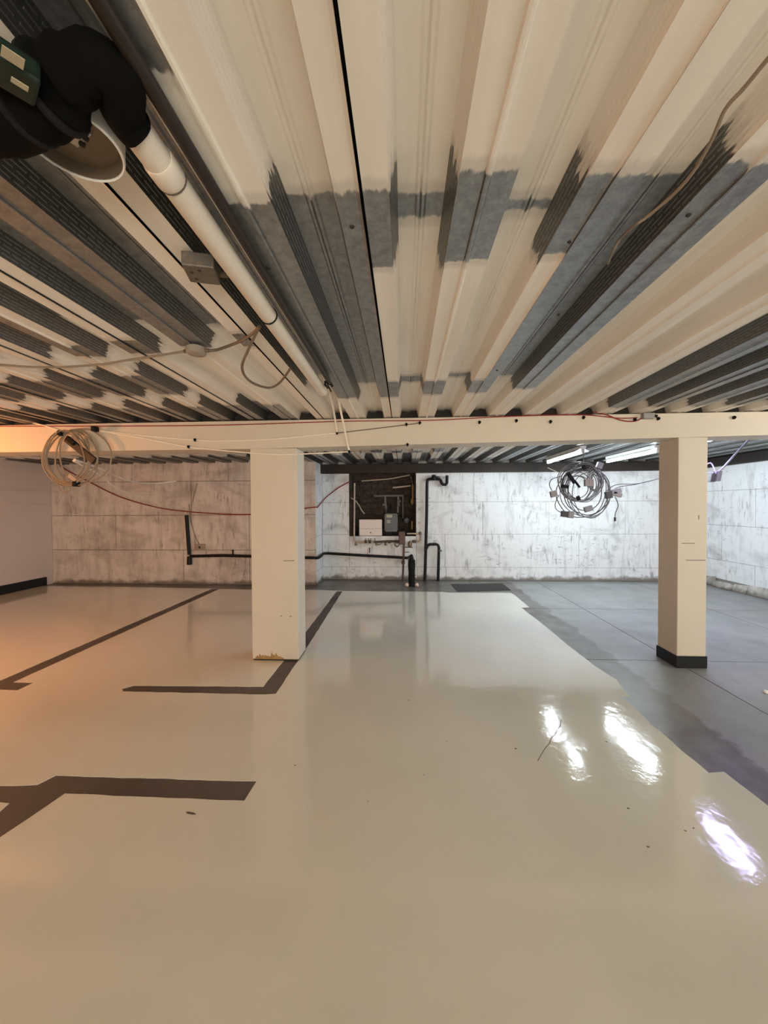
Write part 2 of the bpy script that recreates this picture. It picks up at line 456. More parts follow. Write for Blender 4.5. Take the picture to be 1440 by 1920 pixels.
# walls ------------------------------------------------------------
def panels(parent, rects, plane, at, material, thick=.012, face=-1, g=.0026):
    for (a0, a1, z0, z1) in rects:
        m = MB(); j = random.uniform(-.003, .003)
        if plane == 'y': m.box((a0+g, at, z0+g), (a1-g, at-thick+j, z1-g))
        else: m.box((at, a0+g, z0+g), (at+face*(thick+j), a1-g, z1-g))
        m.build('panel', material, parent, bevel=.0025)
ax0, ax1 = ony(655, 950, YF).x, ony(780, 950, YF).x          # recess in the far wall
az0, az1 = ony(700, 1005, YF).z, ZD
m = MB()
m.box((XJ, YF, -.01), (ax0, YF+.2, ZD+.1)).box((ax1, YF, -.01), (XR+.2, YF+.2, ZD+.1)).box((ax0, YF, -.01), (ax1, YF+.2, az0-.012))
wb = m.build('wall_back', 'joint', origin=(0, YF, 0)); tag(wb, 'whitewashed concrete block wall at the far end', 'wall', kind='structure')
zc = [0.0, ony(1040,1064,YF).z, ony(1040,1001.5,YF).z, ony(1040,940,YF).z, ZD+.05]
X = lambda px: ony(px, 1000, YF).x
rects = []
def row(i, cuts):
    for a, b in zip(cuts, cuts[1:]): rects.append((a, b, zc[i], zc[i+1]))
row(0, [XJ, ax0-.05, ax1+.02, X(836), X(1043), X(1165), XR])
rects += [(XJ, ax0, zc[1], zc[2]), (ax1, X(834), zc[1], zc[2]), (X(834), X(936), zc[1], zc[2]), (X(936), X(1085), zc[1], zc[2]), (X(1085), X(1218), zc[1], zc[2]), (X(1218), XR, zc[1], zc[2]), (ax0, ax1, zc[1], az0)]
rects += [(XJ, ax0, zc[2], zc[3]), (ax1, X(905), zc[2], zc[3]), (X(905), X(1029), zc[2], zc[3]), (X(1029), X(1172), zc[2], zc[3]), (X(1172), XR, zc[2], zc[3])]
rects += [(XJ, ax0, zc[3], zc[4]), (ax1, X(888), zc[3], zc[4]), (X(888), X(1110), zc[3], zc[4]), (X(1110), XR, zc[3], zc[4])]
panels(wb, rects, 'y', YF, 'block')
rc = MB(); D = .34
rc.box((ax0, YF+D, az0), (ax1, YF+D+.05, az1)).box((ax0-.03, YF+.2, az0), (ax0, YF+D, az1)).box((ax1, YF+.2, az0), (ax1+.03, YF+D, az1)).box((ax0, YF+.001, az0-.03), (ax1, YF+D, az0))
rc.box((ax0-.004, YF-.005, az0), (ax0+.03, YF+.2, az1)).box((ax1-.02, YF-.005, az0), (ax1+.004, YF+.2, az1))
tag(rc.build('recess_lining', 'soil', wb), 'dark rough brickwork lining of the service recess')
for q in range(9):      # courses of rough brick in the recess
    zq = az0+.02+q*.125; off = (q % 2)*.13
    x = ax0+.04
    while x < ax1-.06:
        wd = min(.25-.02 - (off if x < ax0+.05 else 0), ax1-.03-x)
        if wd > .04: MB().box((x, YF+D-.012-random.random()*.025, zq), (x+wd, YF+D+.001, zq+.105)).build('brick', 'soil', wb, bevel=.006)
        x += wd+.02
wl = MB().box((XL-.2, YFL, -.01), (XJ-.012, YF+.2, ZD+.1)).build('wall_back_left', 'joint', origin=(-4, YFL, 0))
tag(wl, 'weathered block wall behind the left column, stepping forward', 'wall', kind='structure')
zl = [0, ony(300,1031,YFL).z, ony(300,966,YFL).z, ony(300,903,YFL).z, ZD+.05]; X = lambda px: ony(px, 1000, YFL).x
rects = []
row2 = lambda i, cuts: rects.extend([(a, b, zl[i], zl[i+1]) for a, b in zip(cuts, cuts[1:])])
row2(0, [XL, X(344), X(468), XJ]); row2(1, [XL, X(218), X(468), XJ]); row2(2, [XL, X(360), X(520), XJ]); row2(3, [XL, X(250), X(430), XJ])
panels(wl, rects, 'y', YFL, 'block_left', g=.0048)
panels(wl, [(YFL-.01, YF-.012, a, b) for a, b in zip(zc, zc[1:])], 'x', XJ-.012, 'block', face=1)
wr = MB().box((XR, YN-.2, -.01), (XR+.2, YF+.2, ZD+.1)).build('wall_right', 'joint', origin=(XR, 2, 0))
tag(wr, 'whitewashed block wall with crumbling foot beyond the right column', 'wall', kind='structure')
rects = []
zz = [.14, .46, 1.05, 1.63, ZD+.05]
for i in range(4):
    y = YF-.012-(.5 if i % 2 else 1.1)
    cuts = [YF-.012]
    while y > YN: cuts.append(y); y -= 1.25
    cuts.append(YN)
    for a, b in zip(cuts, cuts[1:]): rects.append((b, a, zz[i], zz[i+1]))
panels(wr, rects, 'x', XR, 'block')
random.seed(3)
y = YF-.02
while y > 4.2:      # crumbling stones along the wall foot
    L = random.uniform(.14, .42); d = random.uniform(.03, .085); h = random.uniform(.09, .19)
    m = MB()
    m.box((XR+.0, y-L, 0), (XR-d, y, h))
    for v in m.v:
        if v.z > .01: v.x += (XR-v.x)*random.uniform(.1, .55); v.z -= random.uniform(0, .05)
        else: v.x -= (XR-v.x)*random.uniform(0, .3)
    m.build('stone', 'rubble', wr, bevel=.018); y -= L+.006
wlf = MB().box((XL-.2, YN-.2, -.01), (XL, YFL, ZD+.1)).build('wall_left', 'leftwall', origin=(XL, 2, 0))
tag(wlf, 'smooth plastered wall at the left edge', 'wall', kind='structure')
be = onx(88, 1095, XL+.015).y
bl = MB().box((XL, YN, .003), (XL+.016, be, .15)).build('baseboard_left', 'skirting'); tag(bl, 'black rubber skirting along the left wall', 'baseboard', kind='structure')
wfn = MB().box((XL-.2, YN-.2, -.01), (XR+.2, YN, ZD+.1)).build('wall_front', 'leftwall', origin=(0, YN, 0)); tag(wfn, 'plain wall behind the viewer', 'wall', kind='structure')

# ceiling: corrugated deck -----------------------------------------
ce = MB().box((XL-.2, YN-.2, ZD+DH+.02), (XR+.2, YF+.4, ZD+DH+.2)).build('ceiling', 'slab_above', origin=(0, 0, ZD+DH+.02))
tag(ce, 'corrugated steel deck ceiling, partly painted cream', 'ceiling', kind='structure')
def bare_front(kind, k):      # lengths along Y where the steel shows, per rib face
    if kind == 'FL':
        d = {-1: [(.3, .665), (.967, 2.71)], 0: [(.94, 2.70)], 1: [(.90, 1.218), (2.38, 2.66)], 2: [(.92, 1.20), (2.38, 2.63)], 3: [(.915, 2.57)],
             -2: [(1.67, 1.80)], -3: [(-9, 1.78), (2.84, 9)], -4: [(1.71, 1.85), (2.84, 9)], -5: [(-9, 1.86), (2.16, 2.53), (2.86, 9)], -6: [(2.2, 2.55), (2.88, 9)], -7: [(-9, 1.8), (2.22, 2.58), (2.88, 9)]}
    elif kind == 'FR':
        d = {-1: [(.967, 2.71)], 0: [(.94, 1.234), (2.38, 2.70)], 1: [(.90, 1.218), (2.38, 2.66)], 2: [(.925, 2.63)], 3: [(.915, 2.57)],
             -2: [], -3: [(-9, 1.80), (2.84, 9)], -4: [(1.71, 1.86), (2.84, 9)], -5: [(1.74, 1.87), (2.16, 2.53), (2.86, 9)], -6: [(2.2, 2.55), (2.88, 9)], -7: [(1.7, 1.8), (2.22, 2.58), (2.88, 9)]}
    elif kind == 'WR':
        d = {-1: [(.93, 2.78)], 0: [(.93, 1.226), (2.44, 2.6)], 1: [(.95, 1.2)], 2: [(.98, 2.6)], -2: [(-9, 2.42)], -3: [(-9, 1.81)], -4: [(-9, 1.86), (2.75, 9)], -5: [(-9, 1.89), (2.10, 2.6), (2.78, 9)], -6: [(-9, 1.88), (2.15, 2.6), (2.8, 9)], -7: [(-9, 1.88), (2.15, 2.6), (2.8, 9)]}
    elif kind == 'WL':
        d = {0: [(1.0, 2.6)], 1: [(.905, 1.28), (2.43, 2.6)], 2: [(.93, 1.234), (2.43, 2.6)], 3: [(.9, 2.58)], -1: [(-9, 2.4)], -2: [(-9, 1.7)], -3: [(-9, 1.7), (2.9, 9)]}
    else:
        d = {-1: [(1.03, 2.60)], 0: [(1.045, 1.13), (2.49, 2.60)], 1: [(1.085, 1.12), (2.46, 2.52)], 2: [(1.03, 2.52)], -2: [(-9, 2.4)], -3: [(-9, 1.72)], -4: [(-9, 1.66), (3.0, 9)], -5: [(-9, 1.6), (3.0, 9)]}
    if k in d: return d[k]
    if k >= 6 and not (kind == 'T' and k == 5): return [(-9, 3.12)]
    if k <= -8: return [(2.22, 2.6), (2.85, 9)] if kind in ('FL', 'FR', 'WR') else [(2.95, 9)]
    return []
def bare_back(kind, k):
    if k >= 6: return [(-9, 9)]
    e = 6.25 if kind[0] == 'F' else 6.1
    d = [(e, 9)]
    if kind[0] == 'W': d += [(5.35, 5.6)]
    if k in (-1, 2) and kind[0] in 'FT': d += [(4.6, 5.5)]
    if k in (0, 1) and kind[0] == 'F': d += [(5.38, 5.55)]
    if k in (3, 4, 5) and kind == 'WL': d = [(5.0, 9)]
    if k <= -3: d = [(5.75, 9)] + ([(4.3, 4.9)] if k % 2 else [(3.5, 4.0)]) + ([(5.05, 5.4)] if kind[0] == 'W' else [])
    return d
def sdist(y, iv):
    best = -.14
    for a, b in iv:
        d = min(y-a, b-y); best = max(best, min(.14, d))
    return best
def deck_sheet(k, bay):
    y0, y1 = (YN-.1, 3.44) if bay == 'f' else (3.45, YF+.30)
    fn = bare_front if bay == 'f' else bare_back
    ys = [y0]
    st = .03 if bay == 'f' else .06
    if bay == 'f': ys += [-3, -1.5, -.5, 0]
    y = .05 if bay == 'f' else 3.5
    while y < y1-.02: ys.append(y); y += st
    ys.append(y1)
    xa = X0+k*PT; a = .0685; wv = .020
    def strips_for():
        g_ = .0025 if k in (0, 2) else .0004
        yield ('FR', k, [(g_, 0), (.02, 0), (a, 0)])
        for i in (0, 1):
            u = i*PT
            yield ('WR', k+i, [(u+a, 0), (u+a+wv, DH)])
            yield ('T', k+i, [(u+a+wv, DH), (u+PT/2-.016, DH), (u+PT/2-.010, DH-.004), (u+PT/2-.003, DH-.004), (u+PT/2, DH), (u+PT/2+.003, DH-.004), (u+PT/2+.010, DH-.004), (u+PT/2+.016, DH), (u+PT-a-wv, DH)])
            yield ('WL', k+i+1, [(u+PT-a-wv, DH), (u+PT-a, 0)])
            if i == 0:
                yield ('FL', k+1, [(PT-a, 0), (PT-.010, 0), (PT-.006, -.007), (PT, -.008)])
                yield ('FR', k+1, [(PT, -.008), (PT+.006, -.007), (PT+.010, 0), (PT+a, 0)])
        yield ('FL', k+2, [(2*PT-a, 0), (2*PT-.014, 0), (2*PT-.006, -.004), (2*PT-(.004 if k+2 in (0, 2) else .0012), -.009)])
    vs, fs, at = [], [], []
    for kind, kk, prof in strips_for():
        iv = fn(kind, kk); jit = mnoise.noise(Vector((kk*7.3, ord(kind[0])*1.7, 0)))*.015
        n0 = len(vs); m = len(prof)
        for y in ys:
            d = sdist(y+jit, iv)
            for (u, z) in prof: vs.append((xa+u, y, z+ZD)); at.append(d)
        for j in range(len(ys)-1):
            for i in range(m-1):
                q = n0+j*m+i; fs.append((q, q+m, q+m+1, q+1))
    me = bpy.data.meshes.new('deck_sheet')
    org = loc_of(ce)
    me.from_pydata([Vector(v)-org for v in vs], [], fs)
    A = me.attributes.new('bare', 'FLOAT', 'POINT'); A.data.foreach_set('value', at)
    me.materials.append(MAT['deck']); me.update()
    o = bpy.data.objects.new('deck_sheet', me); col.objects.link(o); o.parent = ce
for k in range(-22, 18, 2):
    deck_sheet(k, 'f'); deck_sheet(k, 'b')

# beam and columns -------------------------------------------------
zbl = lambda x: 1.955 + (x-.6)*.0125 if x > -1.4 else 1.930
bm = MB()
for (a, b) in ((XL, -1.4), (-1.4, XR)):
    za, zb_ = zbl(a), zbl(b)
    n = len(bm.v)
    bm.v += [Vector(p) for p in ((a,YB,za),(b,YB,zb_),(b,YBB,zb_),(a,YBB,za),(a,YB,ZD-.011),(b,YB,ZD-.011),(b,YBB,ZD-.011),(a,YBB,ZD-.011))]
    bm.f += [tuple(n+i for i in q) for q in ((0,3,2,1),(4,5,6,7),(0,1,5,4),(1,2,6,5),(2,3,7,6),(3,0,4,7))]
beam = bm.build('trim_1', 'cream', origin=(0, (YB+YBB)/2, 1.95)); tag(beam, 'cream painted concrete beam crossing the room on the columns', 'beam', kind='structure')
for k in range(-20, 17):     # torn foam closures in the flutes over the beam
    xc = X0+(k+.5)*PT; j = [random.uniform(-.006, .006) for _ in range(8)]
    MB().prism_xz([(xc-.078, ZD-.009+j[6]*.3), (xc+.078, ZD-.009+j[7]*.3), (xc+.062, ZD+.058+j[0]), (xc+.02, ZD+.064+j[1]), (xc-.01, ZD+.056+j[2]), (xc-.062, ZD+.062+j[3])], YB+.045+j[4], YBB-.05).build('foam_closure', 'foam_closure', beam)
    xk = X0+k*PT
    MB().box((xk-.06, YB+.004, ZD-.0105), (xk+.06+j[5], YBB-.01, ZD-.0085)).build('bearing_strip', 'foam_closure', beam)
def column(x0, x1, label, base):
    zt = zbl((x0+x1)/2)
    t = thing('concrete_column', ((x0+x1)/2, (YB+YBB)/2, .003), label, 'column')
    MB().box((x0, YB, .016 if not base else .003), (x1, YBB, zt)).build('shaft', 'cream', t, bevel=.006)
    if base:
        g = .007
        MB().box((x0-g, YB-g, .003), (x1+g, YBB+g, .105)).build('skirting', 'skirting', t, bevel=.002)
    else:
        MB().box((x0+.008, YB+.006, .0032), (x1-.006, YBB-.006, .018)).build('base_gap', 'hole', t)
    return t
cl = column(-1.3885, -.960, 'left concrete column, tan front face, rust stain at its foot', False)
crr = column(2.3393, 2.578, 'right concrete column with black skirting round its foot', True)
def decal(parent, px0, py0, px1, py1, m, name='scuff_mark'):
    a, b = ony(px0, py0, YB), ony(px1, py1, YB)
    MB().box((a.x, YB-.0006, min(a.z, b.z)), (b.x, YB+.002, max(a.z, b.z))).build(name, m, parent)
decal(cl, 531, 1050.6, 552, 1052.4, 'scuff'); decal(cl, 525, 1154.4, 529, 1156, 'scuff'); decal(cl, 543, 1154.6, 547, 1156.6, 'scuff')
decal(crr, 1278, 1018, 1303, 1019.6, 'scuff'); decal(crr, 1286, 1049.6, 1323, 1051.4, 'scuff'); decal(crr, 1309, 966, 1311, 974, 'scuff')
random.seed(5); rs = []
q0, q1 = ony(479, 1236, YB), ony(532, 1236, YB)
for i in range(27):
    t_ = i/26; rs.append((q0.x+(q1.x-q0.x)*t_, .018+(.012+.05*random.random()*random.random())*min(1, 6*min(t_, 1-t_))+.012))
MB().prism_xz([(q0.x, .0165), (q1.x, .0165)]+rs[::-1], YB-.0006, YB+.002).build('rust_stain', 'rust', cl)
sb = MB().box((XJ-.01, YF-.13, 2.02), (XR, YF-.012, ZD-.012)).box((XJ-.01, YF-.16, ZD-.024), (XR, YF-.012, ZD-.012)).build('trim_2', 'steel_dark')
tag(sb, 'dark rusty steel ledger along the top of the far wall', 'ledger', kind='structure')

sb2 = MB().box((XR-.13, YBB+.02, 2.04), (XR-.018, YF-.17, ZD-.012)).build('trim_3', 'steel_dark')
tag(sb2, 'dark rusty steel ledger along the top of the right wall', 'ledger', kind='structure')

# ------------------------------------------------------------------ fluorescent lamps
def tube_lamp(x, y0, y1, c, s, label, group=None, reflector=False):
    t = thing('fluorescent_lamp', (x, (y0+y1)/2, ZD-.02), label, 'lamp', group)
    MB().prism_xz([(x-.045, ZD-.009), (x+.045, ZD-.009), (x+.03, ZD-.045), (x-.03, ZD-.045)][::-1], y0, y1).build('housing', 'fixture_white', t)
    MB().tube([(x, y0+.03, ZD-.085), (x, y1-.03, ZD-.085)], .019, 12).build('tube', emis('tube_glow', c, s), t, smooth=True)
    if reflector: MB().prism_xz([(x-.028, ZD-.0455), (x-.085, ZD-.078), (x-.088, ZD-.076), (x-.03, ZD-.043), (x+.03, ZD-.043), (x+.088, ZD-.076), (x+.085, ZD-.078), (x+.028, ZD-.0455)], y0+.03, y1-.03).build('reflector', 'fixture_white', t)
    for y in (y0, y1): MB().box((x-.02, y-.012, ZD-.105), (x+.02, y+.025, ZD-.035)).build('end_cap', 'fixture_white', t, bevel=.004)
    return t
for (x, y0, y1, c, s), lb in zip(TUBES, ('lit white tube lamp nearest the hanging grey coil', 'lit white tube lamp nearest the right column', 'lit violet tube lamp behind the right column')):
    tube_lamp(x, y0, y1, c, s, lb, reflector=True)
for (x, y0, y1, c, s), lb in zip(HIDDEN_TUBES, ('tube lamp on the ceiling at the right, out of view', 'added fill tube on the ceiling at the left, out of view', 'added fill tube on the ceiling behind the viewer')):
    tube_lamp(x, y0, y1, c, s, lb)

# ------------------------------------------------------------------ white pipe, conduit and the fitting at their near end
zp = ZD-.035; xp = -.527
pe, pn = 2.43, .69
t = thing('drain_pipe', (xp, 1.5, zp), 'long white plastic pipe hung under the ceiling at left', 'pipe')
MB().tube([(xp, .722, zp), (xp, 1.02, zp), (xp, pe, zp)], .032, 20).build('pipe', 'pvc', t, smooth=True)
yc = onz(330, 335, zp).y
MB().lathe((xp, yc-.05, zp), (0, 1, 0), [(.0335, 0), (.035, .004), (.035, .046), (.033, .052)], 20).build('joint_collar', 'pvc', t, smooth=True)
MB().lathe((xp, yc+.002, zp), (0, 1, 0), [(.0336, 0), (.0342, .002), (.0336, .004)], 20).build('joint_seam', 'chip', t, smooth=True)
MB().lathe((xp, pe-.004, zp), (0, 1, 0), [(.026, 0), (.026, .006)], 16).build('open_end', 'hole', t)
yt = onz(510, 605, zp-.03).y
MB().lathe((xp, yt, zp), (0, 1, 0), [(.0325, 0), (.0355, .001), (.0355, .006), (.0325, .007)], 20).build('cable_tie', 'black_rubber', t)
cd = MB().tube([(-.452, -.6, ZD-.025), (-.452, 2.25, ZD-.025)], .0145, 12).build('black_conduit', 'conduit', smooth=True)
tag(cd, 'thin dark conduit running beside the white pipe', 'conduit')
sw = MB().tube([(-.476, -.6, ZD-.014), (-.476, 1.2, ZD-.013), (-.476, 2.0, ZD-.012)], .0035, 6).build('steel_cable', 'steel_wire', smooth=True)
tag(sw, 'thin shiny wire stretched between the conduit and the white pipe', 'wire')
tf = MB()
for i in range(5):
    a = Vector((-.452, 2.25, ZD-.025)); tf.tube([a, a+Vector((random.uniform(-.03, .015), .03, random.uniform(-.012, .004))), a+Vector((random.uniform(-.04, .02), .07, random.uniform(-.05, -.01)))], .0045, 5, sub=3)
for q in tf.v: q.z = min(q.z, ZD-.009)
tag(tf.build('wire_tuft', 'black_rubber', smooth=True), 'black frayed wire ends sticking out at the conduit end', 'wires')

bz = zp
t = thing('pipe_fitting', (-.62, .6, bz), 'bulky black rubber fitting clamped on the near end of the white pipe', 'pipe fitting')
el = [Vector((xp, .721, bz)), Vector((xp, .690, bz))]+[onz(x, y, bz) for x, y in ((222,150),(205,128),(183,118),(155,122),(128,140))]
def lumpy(m, amt, sc):
    for v in m.v: v += mnoise.noise_vector(v*sc)*amt
    return m
lumpy(MB().tube(el, [.0375, .0385, .038, .037, .037, .040, .046], 24, sub=4), .004, 30).build('elbow', 'sleeve_rubber', t, smooth=True)
b1 = onz(112, 165, bz-.004); b2 = onz(20, 205, bz-.01)
lumpy(MB().tube([onz(140,145,bz), b1, onz(70,185,bz-.006), b2, onz(-60,230,bz-.01), onz(-160,250,bz-.01)], [.040, .054, .058, .058, .056, .05], 24, sub=3), .007, 22).build('body', 'sleeve_rubber', t, smooth=True)
for i in range(2):
    MB().lathe(b1+(b2-b1)*(.05+.6*i), (b2-b1), [(.058, 0), (.0625, .003), (.0625, .010), (.058, .013)], 24).build('clamp_band', 'black_rubber', t, smooth=True)
g0 = onz(2, 100, bz-.045)
ax_ = Vector((.8, -.6, 0)).normalized(); ay_ = Vector((.6, .8, 0)).normalized()
gb = MB().obox(g0+Vector((-.022, .0, 0)), ax_*.030, ay_*.058, Vector((0, 0, .018))).build('green_box', 'green', t, bevel=.006)
l0 = onz(24, 108, bz-.0645); MB().obox(l0, ax_*.010, ay_*.0125, Vector((0, 0, .0008))).build('label', 'label', gb)
l1 = onz(37, 158, bz-.0735); MB().obox(l1, ax_*.005, ay_*.010, Vector((0, 0, .0008))).build('label', 'label', gb)
# round ceiling plate
pc = onz(136, 250, ZD-.03)
t = thing('ceiling_rose', (pc.x, pc.y, ZD-.009), 'round white ceiling fixture with open metal dish beside black fitting', 'light fitting')
rr = .088
MB().lathe((pc.x, pc.y, ZD-.010), (0, 0, -1), [(rr*.9, 0), (rr, .004), (rr, .042), (rr*.97, .045), (rr*.95, .044), (rr*.93, .012), (rr*.1, .010)], 40).build('dish', 'fixture_white', t, smooth=True)
MB().lathe((pc.x, pc.y, ZD-.010), (0, 0, -1), [(rr*.92, .0105), (rr*.945, .041), (rr*.925, .0412), (rr*.88, .017), (rr*.05, .014)], 40).build('dish_lining', 'dish_inner', t, smooth=True)
MB().obox((pc.x-.004, pc.y-.012, ZD-.027), Vector((.026, -.012, 0)), Vector((.014, .030, 0)), Vector((0, 0, .004))).build('bracket', 'dish_metal', t, bevel=.002)
for dx, dy in ((.02, .018), (.028, .006), (.002, .030)):
    MB().lathe((pc.x+dx, pc.y+dy-.01, ZD-.030), (0, 0, -1), [(.006, 0), (.006, .005), (.003, .007)], 10).build('screw', 'hole', t, smooth=True)
# square steel junction box on rib
jc = onz(378, 503, ZD-.03)
t = thing('junction_box', (jc.x, jc.y, ZD-.009), 'square rusty steel junction box with punched holes beside the white pipe', 'junction box')
ax_ = Vector((.045, .012, 0)); ay_ = Vector((-.012, .045, 0))
MB().obox((jc.x, jc.y, ZD-.031), ax_, ay_, Vector((0, 0, .022))).build('body', 'zinc', t, bevel=.004)
MB().obox((jc.x+.004, jc.y+.052, ZD-.0135), ax_*1.1, ay_*.25, Vector((0, 0, .004))).build('mounting_ear', 'zinc', t)
for dx, dy in ((-.022, -.018), (.006, -.024), (-.026, .016)): MB().lathe((jc.x+dx, jc.y+dy, ZD-.0532), (0, 0, -1), [(.0055, 0), (.0055, .0005)], 10).build('hole', 'hole', t)
# round box + its cables
rc_ = onz(368, 656, ZD-.02)
t = thing('round_junction_box', (rc_.x, rc_.y, ZD-.009), 'small round tan junction box where two ceiling cables meet', 'junction box')
MB().lathe((rc_.x, rc_.y, ZD-.010), (0, 0, -1), [(.044, 0), (.046, .006), (.046, .026), (.040, .031), (.01, .032)], 24).build('body', 'box_tan', t, smooth=True)
for s in (-1, 1): MB().tube([(rc_.x+s*.044, rc_.y, ZD-.024), (rc_.x+s*.062, rc_.y+.004, ZD-.024)], .009, 10).build('gland', 'cable_brown', t, smooth=True)
zc_ = ZD-.022
cable('ceiling_cable', [rc_+Vector((-.062, .004, ZD-.024-rc_.z))]+[onz(x, y, zc_) for x, y in ((300,666),(235,676),(190,683),(120,688),(60,688),(0,684),(-90,682))], .0055, 'cable_tan', 'tan cable running left from the round junction box')
e = onz(486, 612, ZD-.016)
cable('ceiling_cable', [rc_+Vector((.062, .004, ZD-.024-rc_.z))]+[onz(x, y, ZD-.018) for x, y in ((410,655),(450,640),(475,624),(486,612))], .0065, 'cable_brown', 'short brown cable from the round junction box to the white pipe')
cable('looped_cable', [onz(488,612,ZD-.016), onz(480,625,ZD-.03), onz(466,655,ZD-.08), onz(454,685,ZD-.12), onz(460,706,ZD-.13), onz(478,720,ZD-.13), onz(505,727,ZD-.12), onz(525,717,ZD-.09), onz(545,690,ZD-.045)], .0065, 'cable_brown', 'dark cable hanging in a loop below the white pipe')

# cables falling from the pipe end to the beam
yb_ = YB-.008
def bp(px, py, dy=0.): return ony(px, py, yb_-dy)
cable('drop_cable', [ony(604,731,2.46), ony(609,726,2.52), ony(615,728,2.62), ony(622,752,2.85), ony(628,785,3.15), bp(632,811)], .0085, 'cable_white', 'left of two white cables dropping from the pipe end')
cable('drop_cable', [ony(634,742,2.75), ony(637,762,2.9), ony(645,800,3.12), ony(651,830,3.27), bp(655,846)], .0085, 'cable_white', 'right of two white cables dropping from the pipe end')
cable('beam_cable', [bp(*p) for p in ((186,807),(270,817),(366,825),(420,826.5),(500,824),(570,818),(632,812))], .0055, 'cable_white', 'upper white cable sagging across the beam left of column top')
cable('beam_cable', [bp(*p) for p in ((632,812),(700,804),(762,796.5),(788,793))], .004, 'cable_brown', 'thin brown cable rising to the right along the beam')
cable('beam_cable', [bp(*p) for p in ((186,808),(270,822),(354,838),(430,850.5)) if p[1] < 840]+[bp(*p) for p in ((420,845),(500,851),(560,851.5),(655,847))], .0055, 'cable_white', 'lower white cable sagging across the top of the left column')
cable('beam_cable', [bp(*p) for p in ((655,847),(710,842),(764,834))], .004, 'cable_tan', 'short tan cable along the lower edge of the beam')
cable('beam_cable', [ony(-60, 799, yb_), bp(200,799), bp(420,797), bp(640,790), bp(807,788), bp(950,781), bp(1090,778), bp(1160,784), bp(1195,783)], .0045, 'cable_red', 'thin dark red cable along the top edge of the beam')
cable('beam_cable', [bp(1112,772), bp(1135,777), bp(1165,788), bp(1190,790), bp(1205,783)], .005, 'cable_red', 'short red cable drooping from the deck onto the right beam')
jb = thing('beam_junction_box', bp(1213,781), 'small grey junction box on the beam left of right column top', 'junction box')
p = bp(1213, 780); MB().box((p.x-.045, YB-.04, p.z-.028), (p.x+.045, YB, p.z+.02)).build('body', 'box_grey', jb, bevel=.004)
MB().tube([p+Vector((.045, -.012, 0)), p+Vector((.075, -.012, -.005))], .012, 10).build('gland', 'black_rubber', jb, smooth=True)
CLIPS = {(366,825): 'upper of two black clips on the beam left of the left column', (354,838): 'lower of two black clips on the beam left of the left column',
    (632,812): 'black clip where the left drop cable meets the beam', (655,847): 'black clip where the right drop cable meets the beam',
    (764,834): 'black clip at the end of the cable on the lower beam edge', (762,796): 'left of two close black clips below the deck ends',
    (787,793): 'right of two close black clips below the deck ends', (899,792): 'black clip on mid beam, first right of the close pair',
    (968,789): 'black clip on mid beam, second right of the close pair', (1032,791): 'black clip on mid beam, third right of the close pair',
    (1094,783): 'black clip on the beam above the hanging grey bundle', (1234,785): 'black clip on the beam just right of the grey junction box',
    (1376,783): 'black clip on the beam right of the right column', (1190,787): 'black clip on the drooping red cable left of the junction box'}
for (px, py), lb in CLIPS.items():
    p = bp(px, py)
    c = MB().box((p.x-.006, YB-.020, p.z-.013), (p.x+.006, YB+.001, p.z+.013)).box((p.x-.010, YB-.020, p.z-.004), (p.x+.012, YB-.004, p.z+.006)).build('cable_clip', 'black_rubber')
    tag(c, lb, 'clip', 'cable clips on the beam')
cable('deck_cable', [onz(x, y, ZD-.017) for x, y in ((1500,40),(1440,110),(1395,165),(1360,205),(1335,262),(1300,322),(1262,365),(1215,405),(1190,423)) ]+[ony(1165,445,1.17), ony(1150,470,1.22), ony(1140,494,1.30)], .0042, 'cable_tan', 'thin tan cable dangling under the deck at upper right')

# ------------------------------------------------------------------ coils of cable
def ring(cx, cy, rx, ry, Y, wob=.04, n=28, seed=0, tilt=0., dy=.0):
    pts = []
    for i in range(n):
        a = 2*math.pi*i/n; w_ = 1+wob*mnoise.noise(Vector((math.cos(a)*1.3+seed*3.1, math.sin(a)*1.3, seed*1.7)))*2
        x = cx+rx*w_*math.cos(a+tilt); y = cy+ry*w_*math.sin(a)
        pts.append(ony(x, y, Y+dy*math.sin(a+seed)))
    return pts
YC = YB-.055
t = thing('cable_coil', ony(143, 910, YC), 'coil of tan cable tied up on the left end of the beam', 'cable coil')
for i, (cx, cy, rx, ry) in enumerate(((124,858,44,51),(143,858,40,52),(147,856,62,54),(140,852,28,46),(128,862,40,47),(133,856,50,50),(122,856,36,48))):
    MB().tube(ring(cx, cy, rx, ry, YC-.006*i, .05, seed=i, dy=.012), .0062, 6, closed=True).build('loop', 'cable_tan', t, smooth=True)
for (px, py) in ((115,812),(178,804),(143,907)):
    p = ony(px, py, YC-.02); MB().box((p.x-.018, p.y-.03, p.z-.026), (p.x+.018, p.y+.03, p.z+.022)).build('tie', 'black_rubber', t, bevel=.008)
pa, pb = ony(124, 822, YC-.03), ony(178, 865, YC-.03); d = (pb-pa)
MB().obox((pa+pb)/2, d*.5, Vector((d.z, 0, -d.x)).normalized()*.032, Vector((0, .012, 0))).build('strap', 'conduit', t, bevel=.006)
p = ony(132, 826, YC-.05); MB().obox(p, d.normalized()*.045, Vector((d.z, 0, -d.x)).normalized()*.022, Vector((0, .012, 0))).build('plug', 'black_rubber', t, bevel=.005)
p = ony(136, 896, YC-.03); MB().obox(p, d.normalized()*.045, Vector((d.z, 0, -d.x)).normalized()*.018, Vector((0, .006, 0))).build('paper_tag', 'box_tan', t, bevel=.003)
MB().tube([ony(x, y, YC-.01) for x, y in ((108,905),(112,918),(121,923),(130,920),(132,912))], .005, 6, sub=4).build('loose_end', 'cable_tan', t, smooth=True)
